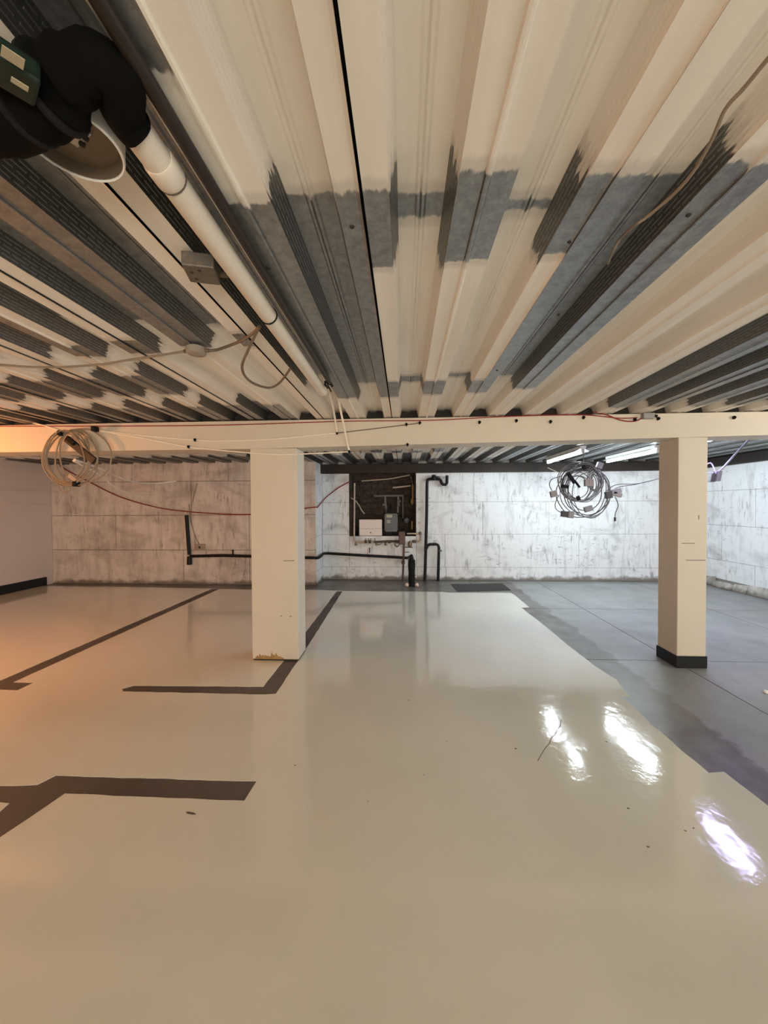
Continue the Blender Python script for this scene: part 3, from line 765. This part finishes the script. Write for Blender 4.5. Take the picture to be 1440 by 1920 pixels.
cable('hanging_cable', [ony(140,862,YBB+.1), ony(184,877,4.3), ony(218,893,5.0), ony(255,904,5.7), ony(292,906,6.3), ony(330,902,YFL-.03)], .012, 'cable_white', 'upper white cable slung from the coil to the left back wall')
cable('hanging_cable', [ony(138,864,YBB+.1), ony(184,889,4.4), ony(218,915,5.2), ony(248,926,5.8), ony(285,931,YFL-.03)], .012, 'cable_white', 'lower white cable slung from the coil to the left back wall')
cable('entry_cable', [ony(-40,780,yb_), bp(60,793), bp(105,805), bp(115,811)], .006, 'cable_white', 'white cable coming along the ceiling edge into the left coil')

YR = 5.0
t = thing('cable_bundle', ony(1095, 970, YR), 'tangled bundle of grey cables hanging from the ceiling near lamps', 'cable bundle')
rings = [(1087,904,41,35),(1088,905,38,32),(1089,903,43,36),(1083,915,24,24),(1083,914,20,21),(1084,913,28,27),(1097,922,47,47),(1100,922,43,44),(1104,924,40,45),(1099,918,38,50),(1093,925,50,44),(1088,906,33,30),(1090,908,36,34),(1096,916,32,42),(1108,926,34,43),(1086,909,31,29)]
for i, (cx, cy, rx, ry) in enumerate(rings):
    MB().tube(ring(cx, cy, rx, ry, YR-.05+.007*i, .05, seed=i+11, dy=.03), .006, 6, closed=True).build('loop', ('cable_grey', 'cable_dark', 'cable_grey')[i % 3], t, smooth=True)
for i in range(7):
    MB().tube(ring(1112+i*.7, 897+i*1.4, 11-i*.6, 22-i, YR-.06, .12, seed=i+50, dy=.05, n=18), .005, 5, closed=True).build('bunched_loop', 'cable_grey', t, smooth=True)
for (px, py, wx, wz, mt) in ((1059,964,.045,.038,'cable_dark'),(1070,965,.035,.045,'box_grey'),(1104,905,.055,.045,'box_tan'),(1155,921,.06,.03,'box_grey'),(1157,927,.055,.025,'box_tan'),(1141,928,.04,.045,'cable_dark'),(1038,926,.042,.04,'box_grey'),(1103,954,.05,.035,'box_grey'),(1124,873,.035,.04,'box_grey')):
    p = ony(px, py, YR-.09); a = random.uniform(-.4, .4)
    MB().obox(p, Vector((math.cos(a), 0, math.sin(a)))*wx, Vector((0, .022, 0)), Vector((-math.sin(a), 0, math.cos(a)))*wz).build('connector', mt, t, bevel=.004)
for (pa, pb, w_) in (((1064,886),(1078,906),.022),((1078,902),(1087,914),.012),((1053,911),(1066,913),.02),((1083,930),(1086,938),.02),((1093,872),(1097,881),.02)):
    a, b = ony(*pa, YR-.11), ony(*pb, YR-.11); d = b-a
    MB().obox((a+b)/2, d*.5, Vector((d.z, 0, -d.x)).normalized()*w_, Vector((0, .012, 0))).build('tie', 'black_rubber', t, bevel=.004)
MB().tube([ony(1094,842,YR+.06), ony(1094,870,YR)], .004, 6).build('hanger_wire', 'cable_grey', t)
for pts, mt in ((((1137,921),(1148,912),(1162,908),(1198,906.5),(1243,896),(1290,888)), 'cable_dark'), (((1150,918),(1165,912),(1190,908.5),(1230,899),(1290,887)), 'cable_dark'), (((1153,931),(1159,947),(1154,962),(1153,970)), 'cable_dark'), (((1052,893),(1036,898),(1030,908),(1036,922)), 'cable_dark'), (((1027,877),(1040,883),(1050,888)), 'cable_white'), (((1064,965),(1045,957),(1041,945),(1048,928)), 'cable_dark')):
    MB().tube([ony(x, y, YR-.03) for x, y in pts], .005, 6, sub=5).build('loose_cable', mt, t, smooth=True)
p = ony(1153, 970, YR-.03); MB().tube([p, p+Vector((0, 0, -.05))], .014, 8).build('plug', 'cable_dark', t, smooth=True)
# small bundle right of the right column
Y3 = 4.7
t = thing('hanging_connector', ony(1342, 905, Y3), 'small connector box dangling on violet-lit cable right of the right column', 'connector')
for (px, py, wx, wz, mt) in ((1335,896,.026,.05,'cable_dark'),(1346,893,.026,.06,'cable_grey')):
    p = ony(px, py, Y3); MB().obox(p, Vector((wx, 0, 0)), Vector((0, .022, 0)), Vector((.01, 0, wz))).build('connector', mt, t, bevel=.004)
for pts, mt in ((((1322,872),(1332,868),(1338,876),(1342,890)), 'cable_violet_lit'), (((1318,888),(1335,886),(1350,881),(1370,860),(1396,832),(1408,815)), 'cable_violet_lit'), (((1349,884),(1365,868),(1385,845),(1400,830),(1410,815)), 'cable_grey'), (((1338,884),(1343,895),(1340,903)), 'cable_dark')):
    MB().tube([ony(x, y, Y3+(.1 if x > 1390 else 0)) for x, y in pts], .007, 6, sub=5).build('cable', mt, t, smooth=True)

# ------------------------------------------------------------------ far wall services
YW = YF-.012
def wp(px, py, d=.03): return ony(px, py, YW-d)
def lp(px, py, d=.03): return ony(px, py, YFL-.012-d)
cable('red_cable', [lp(*p, .034) for p in ((112,872),(124,881),(172,906),(212,926),(247,939),(300,952.5),(349,959),(412,963.5),(470,964.5),(530,958),(590,951))]+[Vector((XJ+.03, YFL-.02, lp(592,951).z)), Vector((XJ+.03, YF-.1, wp(603,940).z)), wp(612,932,.02), wp(634,915,.02), wp(656,903,.02)], .010, 'cable_red', 'red cable sagging along the far wall behind the left column')
# left waste pipe
t = thing('waste_pipe', lp(353, 1056), 'black waste pipe with upright on the left back wall', 'pipe')
MB().tube([lp(349.5,966,.035), lp(352,1000,.035), lp(355,1040,.035)], .030, 12).build('upright', 'black_pipe', t, smooth=True)
MB().tube([lp(356,1043,.035), lp(420,1041.5,.035), lp(500,1044,.035), lp(589,1046,.035)], .026, 12).build('run', 'black_pipe', t, smooth=True)
MB().lathe(lp(355,1050,.05), (0, 0, 1), [(.030, -.085), (.042, -.08), (.042, -.02), (.036, .06), (.03, .065)], 14).build('trap', 'black_pipe', t, smooth=True)
p = lp(436,1036,.03); MB().box((p.x-.008, p.y, p.z-.05), (p.x+.008, p.y+.028, p.z+.05)).build('bracket', 'black_pipe', t)
t = thing('waste_pipe', wp(690, 1046), 'black waste pipe sloping under the recess to the black sleeve', 'pipe')
zr = lp(592,1046).z
MB().tube([Vector((XJ-.02, YFL-.05, zr)), Vector((XJ+.035, YFL-.045, zr)), Vector((XJ+.05, YFL+.03, zr+.004)), Vector((XJ+.055, YFL+.3, zr+.03)), wp(614,1037.5,.055), wp(626,1038.2,.05), wp(690,1042,.05), wp(763,1046,.05)], .026, 12).build('run', 'black_pipe', t, smooth=True)
p = wp(693,1032,.03); MB().box((p.x-.008, p.y, p.z-.05), (p.x+.008, p.y+.028, p.z+.05)).build('bracket', 'black_pipe', t)
o = thing('wall_socket', lp(374, 1026), 'small pale wall socket beside the black upright pipe', 'socket')
p = lp(375.5, 1026, .0); MB().box((p.x-.10, p.y-.025, p.z-.055), (p.x+.10, p.y, p.z+.06)).build('plate', 'box_tan', o, bevel=.006)
MB().box((p.x-.015, p.y-.03, p.z-.02), (p.x+.015, p.y-.024, p.z+.02)).build('outlet', 'hole', o)
cable('socket_cable', [lp(*q, .012) for q in ((374,1021),(368,1010),(360,985),(358,960),(361,940),(366,920),(369,906))], .007, 'cable_tan', 'tan cable climbing the left back wall from the socket')
cable('socket_cable', [lp(*q, .012) for q in ((366,1024),(364,1000),(357,975),(354,945))], .006, 'cable_tan', 'second tan cable against the black upright pipe')
# black soil pipe right of recess
t = thing('soil_pipe', wp(796, 1092), 'tall black drain pipe with trap and side branch by the recess', 'pipe')
def q(zx, zy, d=.07): return wp(640+zx/6.545, 870+zy/6.545, d)
MB().tube([q(1025,1432), q(1035,1100), q(1048,600), q(1052,230), q(1058,198), q(1080,186), q(1105,184), q(1200,186), q(1218,200), q(1232,235), q(1250,252), q(1282,252), q(1296,232), q(1298,140)], .028, 12).build('stack', 'black_pipe', t, smooth=True)
MB().tube([q(1040,1045), q(1058,1005), q(1080,988), q(1160,984), q(1186,994), q(1198,1025), q(1196,1100), q(1188,1432)], .026, 12).build('branch', 'black_pipe', t, smooth=True)
p = q(1135,168); MB().lathe(p+Vector((0, 0, -.05)), (0, 0, 1), [(.04, 0), (.046, .01), (.046, .06), (.032, .10)], 14).build('coupling', 'black_pipe', t, smooth=True)
for zz_ in ((1212,1075),(1190,170)): p = q(*zz_, .09); MB().lathe(p, (0, 0, 1), [(.034, 0), (.034, .03)], 12).build('clip_ring', 'pipe_dull', t, smooth=True)
# recess contents
YI = YF+.12
def ri(zx, zy, Y=YI): return ony(640+zx/6.545, 870+zy/6.545, Y)
def boxi(a, b, Y0, Y1): p, r_ = ri(*a, Y0), ri(*b, Y0); return (p.x, Y0, r_.z), (r_.x, Y1, p.z)
t = thing('service_cabinet', ri(358, 882, YF+.05), 'pale blank service box standing in the recess', 'box')
a, b = boxi((218,682), (498,882), YF+.02, YF+.2); a = (a[0], a[1], az0+.002); MB().box(a, b).build('body', 'white_box', t, bevel=.006)
p = ri(360, 843, YF+.02); MB().lathe(p+Vector((0, .002, 0)), (0, -1, 0), [(.012, 0), (.012, .004)], 10).build('lock', 'hole', t)
a2, b2_ = boxi((222,794), (496,797), YF+.02, YF+.03); MB().box((a2[0], YF+.0185, a2[2]), (b2_[0], YF+.03, b2_[2])).build('seam', 'box_tan', t)
t = thing('utility_meter', ri(610, 830, YF+.05), 'dark grey utility meter with pale labels in the recess', 'meter')
a, b = boxi((528,605), (692,830), YF+.04, YF+.17)
m = MB(); x0_, x1_, z0_, z1_ = a[0], b[0], a[2], b[2]; c_ = .04
m.prism_xz([(x0_+c_, z0_), (x1_-c_, z0_), (x1_-.012, z0_+.014), (x1_, z0_+c_), (x1_, z1_-.02), (x1_-.03, z1_), (x0_+.03, z1_), (x0_, z1_-.02), (x0_, z0_+c_), (x0_+.012, z0_+.014)], YF+.04, YF+.17)
bo = m.build('body', 'meter_face', t, bevel=.008)
a, b = boxi((540,800), (684,832), YF+.034, YF+.05); MB().box(a, b).build('terminal_cover', 'meter_grey', t, bevel=.006)
for (u, v) in (((556,622),(625,657)), ((558,690),(606,704)), ((562,708),(600,724))):
    a, b = boxi(u, v, YF+.0375, YF+.045); MB().box(a, b).build('label', 'label', t)
a, b = boxi((560,545), (640,605), YF+.07, YF+.15); MB().box(a, b).build('cable_gland', 'black_rubber', t, bevel=.006)
t = thing('recess_pipes', ri(620, 590, YF+.2), 'dull grey pipes branching above the meter in the recess', 'pipes')
for pts, r_ in ((((400,392),(760,388)), .024), (((535,392),(538,480),(556,596)), .026), (((697,392),(697,480),(690,596)), .026), (((756,388),(756,665)), .016)):
    MB().tube([ri(*p, YF+.21) for p in pts], r_, 10).build('pipe', 'pipe_dull', t, smooth=True)
for zx, zy in ((520,500),(700,500),(712,455)): MB().lathe(ri(zx, zy, YF+.20), (1, 0, 0), [(.02, -.03), (.03, -.02), (.03, .02), (.02, .03)], 10).build('coupling', 'pipe_dull', t, smooth=True)
MB().lathe(ri(800, 690, YF+.2), (0, 0, 1), [(.03, -.06), (.055, -.03), (.055, .03), (.02, .06)], 12).build('filter_bowl', 'meter_grey', t, smooth=True)
def pipe_thing(name, pts, r_, m, label, Y, extra=()):
    MBb = MB().tube([ri(*p, Y) for p in pts], r_, 10, sub=3).build(name, m, smooth=True); tag(MBb, label, 'pipe'); return MBb
pipe_thing('conduit_pipe', ((250,208),(420,196),(590,182),(720,158),(840,136)), .012, 'pipe_cream', 'thin tan conduit slanting across the top of the recess', YF+.16)
pipe_thing('conduit_pipe', ((632,290),(740,280),(852,265)), .017, 'pipe_cream', 'short pale conduit in the upper right of the recess', YF+.16)
pipe_thing('conduit_pipe', ((852,150),(862,190),(872,245)), .012, 'pipe_dull', 'short upright conduit in the top right of the recess', YF+.2)
pipe_thing('recess_cable', ((115,415),(170,450),(215,505),(250,570),(285,612)), .012, 'pipe_cream', 'pale cable curving down in the left of the recess', YF+.04)
t = thing('gas_pipe', ri(875, 500, YF+.1), 'rusty yellow pipe with valve at the right of the recess', 'pipe')
MB().tube([ri(878,250,YF+.12), ri(878,420,YF+.12), ri(872,500,YF+.12)], .022, 10).build('pipe', 'pipe_yellow', t, smooth=True)
MB().lathe(ri(872,455,YF+.11), (0, 0, 1), [(.02, -.05), (.036, -.03), (.036, .02), (.02, .05)], 10).build('valve', 'pipe_yellow', t, smooth=True)
MB().tube([ri(868,700,YF+.12), ri(868,800,YF+.12)], .02, 10).build('lower_pipe', 'pipe_yellow', t, smooth=True)
# manifold on the wall under the recess
t = thing('water_manifold', wp(690, 1020, .05), 'old water pipe with a row of small valves under the recess', 'pipe')
MB().tube([q(162,235,.03), q(160,600,.03), q(157,900,.03), q(160,935,.03), q(180,955,.04), q(400,958,.04), q(560,950,.04), q(700,950,.04)], [.017]*4+[.018]*4, 10).build('pipe', 'pipe_cream', t, smooth=True)
MB().tube([q(400,958,.04), q(560,950,.04), q(700,950,.04)], .021, 10).build('iron_run', 'pipe_brown', t, smooth=True)
for zx, dz_ in ((180,-40),(435,-35),(545,-40)):
    p = q(zx, 960, .045); MB().lathe(p, (0, 0, -1), [(.012, 0), (.02, .02), (.026, .045), (.02, .062)], 10).build('tap', 'brass', t, smooth=True)
for zx in (300,332,362,412):
    p = q(zx, 955, .045); MB().tube([p, p+Vector((0, 0, .065))], .009, 8).build('valve_stem', 'brass', t, smooth=True)
for zx in (300,350,590,690):
    p = q(zx, 955, .04); MB().lathe(p-Vector((.025, 0, 0)), (1, 0, 0), [(.02, 0), (.031, .006), (.031, .044), (.02, .05)], 10).build('union', 'pipe_brown', t, smooth=True)
MB().tube([q(440,990,.05), q(480,985,.07), q(520,950,.06)], .006, 6, sub=4).build('hose', 'brass', t, smooth=True)
t = thing('riser_pipe', wp(755, 1096, .1), 'rusty brown riser pipe with iron box beside the black sleeve', 'pipe')
a, b = q(705,825,.08), q(785,985,.08)
MB().box((a.x, YW-.15, b.z), (b.x, YW-.07, a.z)).build('regulator_box', 'pipe_brown', t, bevel=.008)
p = wp(755, 1094, .08); p.z = .0
MB().tube([q(768,985,.11), q(765,1100,.11), q(760,1250,.11), Vector((q(755,1450,.11).x, YW-.11, .001))], .020, 10).build('pipe', 'pipe_brown', t, smooth=True)
MB().lathe(q(761,1230,.11), (0, 0, 1), [(.022, 0), (.031, .006), (.031, .055), (.022, .06)], 10).build('coupling', 'pipe_brown', t, smooth=True)
MB().tube([q(770,1022,.08), q(878,1024,.05)], .008, 6).build('bracket', 'pipe_brown', t); MB().tube([q(765,1082,.08), q(830,1082,.05)], .008, 6).build('bracket', 'pipe_brown', t)
MB().tube([q(700,940,.1), q(665,960,.1), q(660,1000,.1), q(690,1015,.1), q(715,985,.1)], .010, 6, sub=4).build('flex_hose', 'pipe_brown', t, smooth=True)
t = thing('meter_pipe', q(890, 960, .05), 'pale pipe bending down at the lower right of the recess', 'pipe')
MB().tube([q(805,855,.04), q(955,853,.04), q(974,862,.04), q(978,900,.04), q(976,935,.04), q(955,955,.04), q(870,962,.04)], .016, 10).build('pipe', 'pipe_cream', t, smooth=True)
MB().lathe(q(968,852,.04)+Vector((0, .03, 0)), (0, -1, 0), [(.02, 0), (.03, .01), (.03, .05), (.02, .06)], 10).build('elbow', 'pipe_dull', t, smooth=True)
MB().lathe(q(842,985,.05), (0, 0, 1), [(.02, -.06), (.035, -.03), (.035, .03), (.02, .06)], 10).build('stopcock', 'brass', t, smooth=True)
MB().lathe(q(895,950,.04), (1, 0, 0), [(.018, -.04), (.028, -.02), (.028, .02), (.018, .04)], 10).build('union', 'pipe_brown', t, smooth=True)
# black sleeve
sc_ = onz(772, 1099, 0)
t = thing('sleeve_pipe', (sc_.x, sc_.y, 0), 'short black sleeve standing on the floor with pinkish foam at its foot', 'pipe')
zt_ = ony(772, 1048, sc_.y).z
MB().lathe((sc_.x, sc_.y, 0), (0, 0, 1), [(.056, 0.001), (.054, .05), (.060, .16), (.057, .24), (.064, .36), (.061, .44), (.066, zt_-.03), (.060, zt_-.025), (.040, zt_), (.034, zt_+.03)], 18).build('sleeve', 'black_rubber', t, smooth=True)
MB().tube([Vector((sc_.x, sc_.y, zt_+.0)), Vector((sc_.x, sc_.y+.06, zt_+.045)), wp(765, 1046.5, .05)], .030, 10, sub=3).build('elbow', 'black_pipe', t, smooth=True)
for s in (-1, 1):
    m = MB().lathe((sc_.x+s*.085, sc_.y-.03, .001), (0, 0, 1), [(.02, 0), (.034, .012), (.034, .035), (.022, .055), (.006, .062)], 10)
    for v in m.v: v.x += mnoise.noise(v*22)*.012; v.y += mnoise.noise(v*19+Vector((4, 0, 0)))*.014
    m.build('foam_lump', 'foam_pink', t, smooth=True)
MB().tube([(sc_.x+.058, sc_.y-.03, .17), (sc_.x+.076, sc_.y-.04, .18)], .008, 6).build('tag', 'white_box', t)
# mat
mp = [fp(845,1095.5), fp(942,1094.5), fp(958,1107), fp(857,1109)]
tag(MB().prism(mp[::-1], .0005, .006).build('floor_mat', 'mat_dark'), 'dark flat rectangular mat on the floor by the far wall', 'mat')

# small rubbish on the floor
random.seed(21)
for (px, py, sx, lb) in ((357,1525,.028,'dark sliver of debris below the nearest floor strip'),(553,1435,.006,'tiny dark crumb right of the nearest floor strip'),(690,1503,.004,'speck of grit on the floor right of the nearest strip end'),(967,1404,.008,'small dark chip left of the floor crack'),(766,1313,.006,'speck of grit on the floor right of the left column'),(1178,1516,.007,'small dark chip between the two floor glares'),(837,1390,.004,'speck of grit on the floor between the crumb and the crack'),(1137,1391,.005,'speck of grit on the floor between the two white glares'),(1300,1553,.005,'right of two specks of grit left of the violet glare'),(1285,1558,.005,'left of two specks of grit left of the violet glare'),(1215,1588,.006,'thin speck of grit on the floor below the white glares'),(795,1453,.004,'speck of grit on the floor in mid picture')):
    p = onz(px, py, .003); m = MB(); n = 6; an = random.uniform(.1, .5)
    poly = []
    for i in range(n):
        a = 2*math.pi*i/n; r_ = sx*random.uniform(.7, 1.2); x = r_*math.cos(a); y = r_*(.4 if sx < .02 else .16)*math.sin(a)
        poly.append((p.x+x*math.cos(-an)-y*math.sin(-an), p.y+x*math.sin(-an)+y*math.cos(-an)))
    o = m.prism(poly, .0030, .0030+min(sx*.35, .003)).build('debris_chip', 'chip')
    tag(o, lb or 'speck of dark grit lying on the cream floor', 'debris', 'grit on the cream floor')
p = onz(1437, 1300, 0)
m = MB().lathe((p.x, p.y, 0), (0, 0, 1), [(.012, 0), (.02, .008), (.014, .02), (.004, .024)], 8)
tag(m.build('plaster_crumb', 'fixture_white'), 'white plaster crumb on the grey slab at right edge', 'debris')

# screws and drill holes on the bare ribs
for (px, py) in ((660,425),(1291,403),(502,502),(580,648),(932,694),(1047,590),(1068,453)):
    p = onz(px, py, ZD); MB().lathe((p.x, p.y, ZD+.002), (0, 0, -1), [(.007, 0), (.007, .003), (.004, .006)], 8).build('screw', 'hole', ce)
